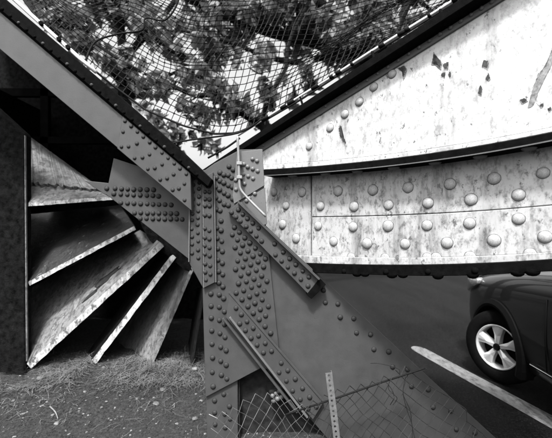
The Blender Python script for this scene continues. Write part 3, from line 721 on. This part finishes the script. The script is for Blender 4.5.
for dxp in (0, 3):
    tube('tie_wire', smooth_path([P(386+dxp, 382, YF-.012), P(392-dxp, 390, YF-.015), P(394+dxp, 398, YF-.01), P(390+dxp, 405, YF)]), .0022, 'wire', fe, 5)
    tube('tie_wire', smooth_path([P(406+dxp, 375, YF-.012), P(403, 392, YF-.02), P(407+dxp, 410, YF-.01), P(412, 425, YF), P(412+dxp, 440, YF)]), .0022, 'wire', fe, 5)
# perforated post
bm = bmesh.new(); YP = YF-.03
A = P(328.5, 373, YP); B = P(338, 450, YP); d = (B-A); Lp = d.length; d.normalize(); s = Vector((-d.z, 0, d.x)); W = .019; pitch = .0315; n = int(Lp/pitch)
for k in range(n):
    c0 = A+d*((k+.5)*pitch)
    outer = [(-1, -1), (0, -1), (1, -1), (1, 0), (1, 1), (0, 1), (-1, 1), (-1, 0)]
    o1 = [bm.verts.new(c0+s*(x*W)+d*(y*pitch/2)) for x, y in outer]; i1 = []
    for x, y in outer:
        l_ = math.hypot(x, y); i1.append(bm.verts.new(c0+s*(x/l_*.0075)+d*(y/l_*.0085)))
    for q in range(8): bm.faces.new((o1[q], o1[(q+1) % 8], i1[(q+1) % 8], i1[q]))
bmesh.ops.remove_doubles(bm, verts=bm.verts, dist=1e-5)
ret = bmesh.ops.extrude_face_region(bm, geom=bm.faces[:]); bmesh.ops.translate(bm, verts=[q for q in ret['geom'] if isinstance(q, bmesh.types.BMVert)], vec=(0, .004, 0))
po = bm_obj('post', bm, 'galv', fe)
bm = bmesh.new(); prism(bm, [A+s*W, B+s*W, B+s*(W+.003), A+s*(W+.003)], Vector((0, .035, 0))); bm_obj('post_side', bm, 'galv', po)

# ================================================================== SAFETY NET
sn = thing('safety_net', 'black cord net sagging between the inclined beam and the white girder', 'net', P(230, 120, 3.0))
ropeB = [(8, -22), (40, 22), (70, 50), (111, 84), (146, 110), (184, 126), (215, 134), (237, 133), (262, 122), (300, 100), (340, 74), (390, 43), (430, 18), (500, -26)]
cum = [0]
for (x0_, y0_), (x1_, y1_) in zip(ropeB, ropeB[1:]): cum.append(cum[-1]+math.hypot(x1_-x0_, y1_-y0_))
def rope(u):
    s_ = u*cum[-1]
    for k in range(len(cum)-1):
        if s_ <= cum[k+1] or k == len(cum)-2:
            t = (s_-cum[k])/(cum[k+1]-cum[k]); return (lerp(ropeB[k][0], ropeB[k+1][0], t), lerp(ropeB[k][1], ropeB[k+1][1], t))
def netp(u, v_):
    b_ = rope(u); tx, ty = lerp(30, 540, u)+18*math.sin(u*9), -46
    v2 = v_**.9
    x = lerp(b_[0], tx, v2)+12*noise.noise(Vector((u*7, v_*5, 0)))*math.sin(min(1, v_*3)*1.57)
    y = lerp(b_[1], ty, v2)+12*noise.noise(Vector((u*7, v_*5, 5)))*math.sin(min(1, v_*3)*1.57)
    Y = 3.05+.35*math.sin(v_*2.2)+.18*noise.noise(Vector((u*5, v_*4, 9)))-.25*u
    return P(x, y, Y)
v, f = [], []
NU, NV = 84, 32
for i in range(NU+1): tube_into(v, f, [netp(min(1, max(0, i/NU+.07*(k/26))), k/26) for k in range(27)], .0038, 3)
for j in range(1, NV+1): tube_into(v, f, [netp(k/80, j/NV) for k in range(81)], .0038, 3)
# knots
for i in range(NU+1):
    for j in range(1, NV+1, 1):
        if random.random() < .6:
            p = netp(min(1, max(0, i/NU+.07*(j/NV))), j/NV); b0 = len(v); r_ = random.uniform(.006, .011)
            v += [p+Vector(q)*r_ for q in ((1, 0, 0), (-1, 0, 0), (0, 1, 0), (0, -1, 0), (0, 0, 1), (0, 0, -1))]
            f += [(b0, b0+2, b0+4), (b0+2, b0+1, b0+4), (b0+1, b0+3, b0+4), (b0+3, b0, b0+4), (b0+2, b0, b0+5), (b0+1, b0+2, b0+5), (b0+3, b0+1, b0+5), (b0, b0+3, b0+5)]
pyd('cord_mesh', v, f, 'net', sn, kind='stuff')
tube('edge_rope', [netp(k/90, 0) for k in range(91)], .009, 'net', sn, 6)
tube('tie_rope', smooth_path([P(165, 145, 2.7), P(190, 140, 2.75), P(238, 133, 2.7), P(262, 119, 2.6)]), .007, 'net', sn, 5)
tube('tie_rope', smooth_path([P(85, 62, 3.0), P(95, 42, 3.1), P(118, 34, 3.1), P(142, 30, 3.1), P(146, 18, 3.1), P(165, 20, 3.1), P(178, 2, 3.1), P(180, -20, 3.1)]), .008, 'net', sn, 5)
tube('tie_rope', smooth_path([P(208, 158, 2.75), P(226, 148, 2.72), P(240, 138, 2.7)]), .008, 'net', sn, 5)

# ================================================================== TREES behind the net
def leaf_quads(v, f, c, R_, n, size):
    for _ in range(n):
        d = Vector((random.gauss(0, 1), random.gauss(0, 1), random.gauss(0, 1))); d.normalize()
        p = c+Vector((d.x*R_[0], d.y*R_[1], d.z*R_[2]))*(random.random()**.45)
        n_ = Vector((random.gauss(0, 1), random.gauss(0, 1)-.4, random.gauss(0, .8)+.5)); n_.normalize()
        t = n_.orthogonal().normalized(); t = Matrix.Rotation(random.uniform(0, 6.28), 3, n_) @ t; b_ = n_.cross(t)
        l_ = size*random.uniform(.6, 1.3); w_ = l_*.55; q = len(v)
        v += [p-t*l_*.5, p+b_*w_*.5+n_*l_*.08, p+t*l_*.5, p-b_*w_*.5+n_*l_*.08]; f += [(q, q+1, q+2), (q, q+2, q+3)]
def tree(label, Yt, trunk, limbs, clumps, size, per, group='trees behind the net'):
    base = P(*trunk[-1][:2], Yt); base.z = 0
    t = thing('tree', label, 'tree', (base.x, base.y, 0), group)
    tp = [Vector((base.x, base.y, -.1))]+[P(x, y, Yt) for x, y in [q[:2] for q in trunk[::-1]]]
    tube('trunk', smooth_path(tp), trunk[-1][2], 'bark', t, 8, trunk[0][2])
    for lb in limbs:
        pts = []
        for k, (x, y) in enumerate(lb['p']): pts.append(P(x, y, Yt+lb.get('dy', 0)*(1-k/len(lb['p']))))
        tube('limb', smooth_path(pts, 5), lb['r'][0], 'bark', t, 7, lb['r'][1])
    # twigs through the crown
    v, f = [], []
    for (x, y, rx, ry) in clumps:
        for _ in range(3):
            a_ = random.uniform(0, 6.28); p0 = P(x, y, Yt); L_ = rx/F*Yt
            pts = [p0]; d = Vector((math.cos(a_), random.uniform(-.4, .4), math.sin(a_)))
            for k in range(4): d = (d+Vector((random.gauss(0, .25), random.gauss(0, .2), random.gauss(0, .25)))).normalized(); pts.append(pts[-1]+d*L_*.4)
            tube_into(v, f, pts, .03, 4, .006)
    pyd('twigs', v, f, 'bark', t, kind='stuff')
    v, f = [], []
    for (x, y, rx, ry) in clumps:
        c = P(x, y, Yt); c.y += random.uniform(-.7, .7)
        leaf_quads(v, f, c, (rx/F*Yt, .7, ry/F*Yt), int(per*rx*ry/400), size)
    pyd('foliage', v, f, 'leaf', t, kind='stuff')
    return t
def scatter(n, x0, x1, y0, y1, r0, r1):
    return [(random.uniform(x0, x1), random.uniform(y0, y1), random.uniform(r0, r1), random.uniform(r0, r1)*.7) for _ in range(n)]
def streak(pts, n, r0, r1):
    out = []
    for k in range(n):
        t = k/(n-1)*(len(pts)-1); i = min(int(t), len(pts)-2); t -= i
        out.append((lerp(pts[i][0], pts[i+1][0], t)+random.gauss(0, 2.5), lerp(pts[i][1], pts[i+1][1], t)+random.gauss(0, 2.5), random.uniform(r0, r1), random.uniform(r0, r1)*.7))
    return out
tree('dark tree with thick limbs slanting across the middle of the net', 8.5, [(392, 60, .16), (360, 130, .2), (302, 215, .24)],
     [{'p': [(395, 75), (372, 62), (345, 50), (300, 38), (265, 30), (210, 8), (150, -25)], 'r': (.20, .09), 'dy': .0},
      {'p': [(390, 70), (372, 55), (350, 32), (325, 8), (300, -25)], 'r': (.18, .1)},
      {'p': [(345, 50), (300, 62), (262, 55), (225, 40), (180, 30)], 'r': (.09, .03)},
      {'p': [(390, 50), (400, 20), (420, -20)], 'r': (.12, .08)}],
     streak([(165, -20), (240, 15), (300, 30), (372, 62)], 20, 7, 12)+streak([(250, -30), (320, 10), (372, 58)], 16, 7, 12)+streak([(320, -30), (372, 30), (385, 62)], 14, 6, 11)+scatter(26, 210, 400, -30, 70, 8, 16)+scatter(10, 250, 340, 60, 115, 6, 11), .28, 260)
tree('leaning tree with a black limb above the riveted joint', 7.5, [(262, 120, .12), (285, 185, .16)],
     [{'p': [(262, 122), (243, 112), (222, 92), (200, 74), (185, 58), (160, 40), (120, 5), (90, -25)], 'r': (.12, .06)},
      {'p': [(222, 92), (195, 95), (165, 82), (130, 66), (90, 40)], 'r': (.06, .03)},
      {'p': [(262, 120), (270, 95), (285, 70), (290, 40), (310, 0)], 'r': (.06, .03)}],
     streak([(95, -20), (160, 40), (222, 92), (262, 124)], 24, 6, 11)+streak([(130, 66), (195, 95), (240, 118)], 10, 4, 8)+scatter(8, 190, 290, 20, 110, 6, 13)+scatter(7, 135, 230, 95, 150, 4, 8)+scatter(12, 140, 232, 112, 152, 4, 9), .22, 260)
tree('tall leafy tree filling the left part of the net', 10.5, [(120, 20, .12), (128, 130, .2)],
     [{'p': [(125, 90), (100, 50), (70, 10), (50, -30)], 'r': (.12, .05)}, {'p': [(122, 60), (160, 20), (190, -20)], 'r': (.12, .05)}, {'p': [(125, 100), (160, 80), (200, 60)], 'r': (.07, .03)}],
     streak([(20, -30), (90, 40), (140, 90)], 16, 7, 14)+streak([(60, -40), (120, 10), (170, 30)], 12, 7, 13)+scatter(38, 20, 230, -30, 115, 8, 16), .36, 190)
tree('far tree at the top right of the net beside the girder edge', 22, [(450, -20, .2), (455, 90, .35)],
     [{'p': [(452, 30), (420, 0), (390, -30)], 'r': (.15, .05)}, {'p': [(452, 10), (480, -30)], 'r': (.15, .05)}],
     scatter(24, 340, 520, -50, 35, 9, 18)+scatter(9, 280, 370, 10, 90, 7, 12), .6, 200)

# ================================================================== GROUND COVER
v, f = [], []
for k in range(12000):
    x = random.uniform(-2.4, -.35); y = random.triangular(2.62, 3.5, 3.12)
    if random.random() < .85 and y < 2.98: continue
    if noise.noise(Vector((x*3, y*3, 5))) < -.25: continue
    z = ground_z(x, y); p = Vector((x, y, z-.01)); a_ = random.uniform(0, 6.28)
    d = Vector((math.cos(a_)*.8, math.sin(a_)*.8-.25, random.uniform(.1, .9))); L_ = random.uniform(.07, .22); wv = random.uniform(.001, .0026)
    s = Vector((-math.sin(a_), math.cos(a_), 0))*wv; q0 = len(v); segs = 4
    for j in range(segs+1):
        v += [p-s*(1-.8*j/segs), p+s*(1-.8*j/segs)]
        d.z -= random.uniform(.15, .55); d += Vector((random.gauss(0, .2), random.gauss(0, .2), 0)); p = p+d.normalized()*L_/segs
        if p.z < z+.004: p.z = z+.004+random.random()*.01
    for j in range(segs): q = q0+2*j; f.append((q, q+1, q+3, q+2))
go = pyd('dry_grass', v, f, 'grass', None, kind='stuff'); tag(go, 'tangled dry grass along the foot of the fins', 'grass')
v, f = [], []
ico = bmesh.new(); bmesh.ops.create_icosphere(ico, subdivisions=1, radius=1); iv = [q.co.copy() for q in ico.verts]; ifc = [[q.index for q in fc.verts] for fc in ico.faces]; ico.free()
for k in range(1100):
    x = random.uniform(-2.4, .9); y = random.uniform(1.9, 3.35); r_ = random.choice((.003, .004, .005, .007, .010))*random.uniform(.7, 1.2)
    z = ground_z(x, y)+r_*.2; b0 = len(v); sc_ = (random.uniform(.7, 1.4), random.uniform(.7, 1.4), random.uniform(.4, .8))
    v += [Vector((x+c.x*r_*sc_[0]*random.uniform(.8, 1.2), y+c.y*r_*sc_[1], z+c.z*r_*sc_[2])) for c in iv]; f += [[b0+i for i in t] for t in ifc]
v2, f2 = [], []
for k in range(7000):
    x = random.uniform(-2.3, -.2); y = random.uniform(2.2, 3.4); r_ = random.uniform(.003, .009); z = ground_z(x, y)+r_*.1; b0 = len(v2)
    v2 += [Vector((x+c.x*r_*random.uniform(.7, 1.3), y+c.y*r_*random.uniform(.7, 1.3), z+c.z*r_*random.uniform(.5, 1))) for c in iv]; f2 += [[b0+i for i in t] for t in ifc]
sc2 = pyd('soil_crumbs', v2, f2, 'soil', None, kind='stuff'); tag(sc2, 'loose dark crumbs of soil over the ground', 'soil')
gv = pyd('gravel', v, f, 'pebble', None, kind='stuff'); tag(gv, 'fine pale gravel strewn over the soil', 'gravel')
def on_ground(px, py):
    Y = 2.0
    for _ in range(400):
        p = P(px, py, Y)
        if p.z <= ground_z(p.x, p.y): return p
        Y += .006
    return P(px, py, 3)
STONES = [(12, 366, 4, 'pale stone against the foot of the abutment wall'), (19, 364, 3, 'small bright stone beside the wall corner'), (41, 378, 6, 'angular grey stone lying in the grass below the widest fin'), (50, 387, 4, 'flat pale stone just below the angular grey one'),
          (85, 392, 3, 'single bright pebble in the middle of the soil'), (120, 396, 2.6, 'bright pebble left of the pair in the soil'), (137, 399, 2.6, 'bright pebble right of the pair in the soil'), (156, 404, 5, 'rounded grey stone near the column side of the soil'),
          (162, 390, 4, 'pale stone at the edge of the grass below the fourth fin'), (195, 419, 4.5, 'bright white stone beside the column foot'), (57, 424, 5, 'pale broken stone near the bottom edge'), (24, 414, 3.4, 'white elongated pebble at lower left'), (13, 401, 3, 'bright pebble near the left edge'),
          (177, 424, 2.6, 'small upright chip left of the bright white stone'), (201, 401, 3, 'pale chip touching the column edge')]
for px, py, s_, lab in STONES:
    c = on_ground(px, py); r_ = s_*.62/F*c.y
    bm = bmesh.new(); bmesh.ops.create_icosphere(bm, subdivisions=2, radius=1); kx_, ky_, kz_ = random.uniform(.9, 1.4), random.uniform(.8, 1.1), random.uniform(.4, .65)
    for q in bm.verts:
        n_ = 1+.35*noise.noise(q.co*1.4+Vector((px, py, 0))); q.co = Vector((q.co.x*kx_, q.co.y*ky_, q.co.z*kz_))*(r_*n_)
    o = bm_obj('stone', bm, 'pebble'); o.location = c+Vector((0, 0, r_*.15)); o.rotation_euler.z = random.uniform(0, 6); tag(o, lab, 'stone', 'loose stones on the soil')
# dead flower head / twig by the column
c = on_ground(205, 384); h = P(195, 369, c.y-.02)
fl = thing('dried_stalk', 'pale dried seed head on a bent stalk beside the column', 'plant', tuple(c))
tube('stalk', smooth_path([c, c.lerp(h, .5)+Vector((.01, 0, .008)), h]), .006, 'litter', fl, 5, .004)
bm = bmesh.new(); bmesh.ops.create_icosphere(bm, subdivisions=2, radius=.02)
for q in bm.verts: q.co = Vector((q.co.x*1.3, q.co.y, q.co.z*.8))*(1+.4*noise.noise(q.co*90)); q.co += h
bm_obj('seed_head', bm, 'litter', fl, True)
c = on_ground(50, 408); c2 = on_ground(58, 420)
tw = tube('twig', smooth_path([c+Vector((0, 0, .01)), c.lerp(c2, .5)+Vector((.01, 0, .014)), c2+Vector((0, 0, .008))]), .006, 'litter', None, 5, .004); tag(tw, 'short pale twig lying above the broken stone', 'twig')
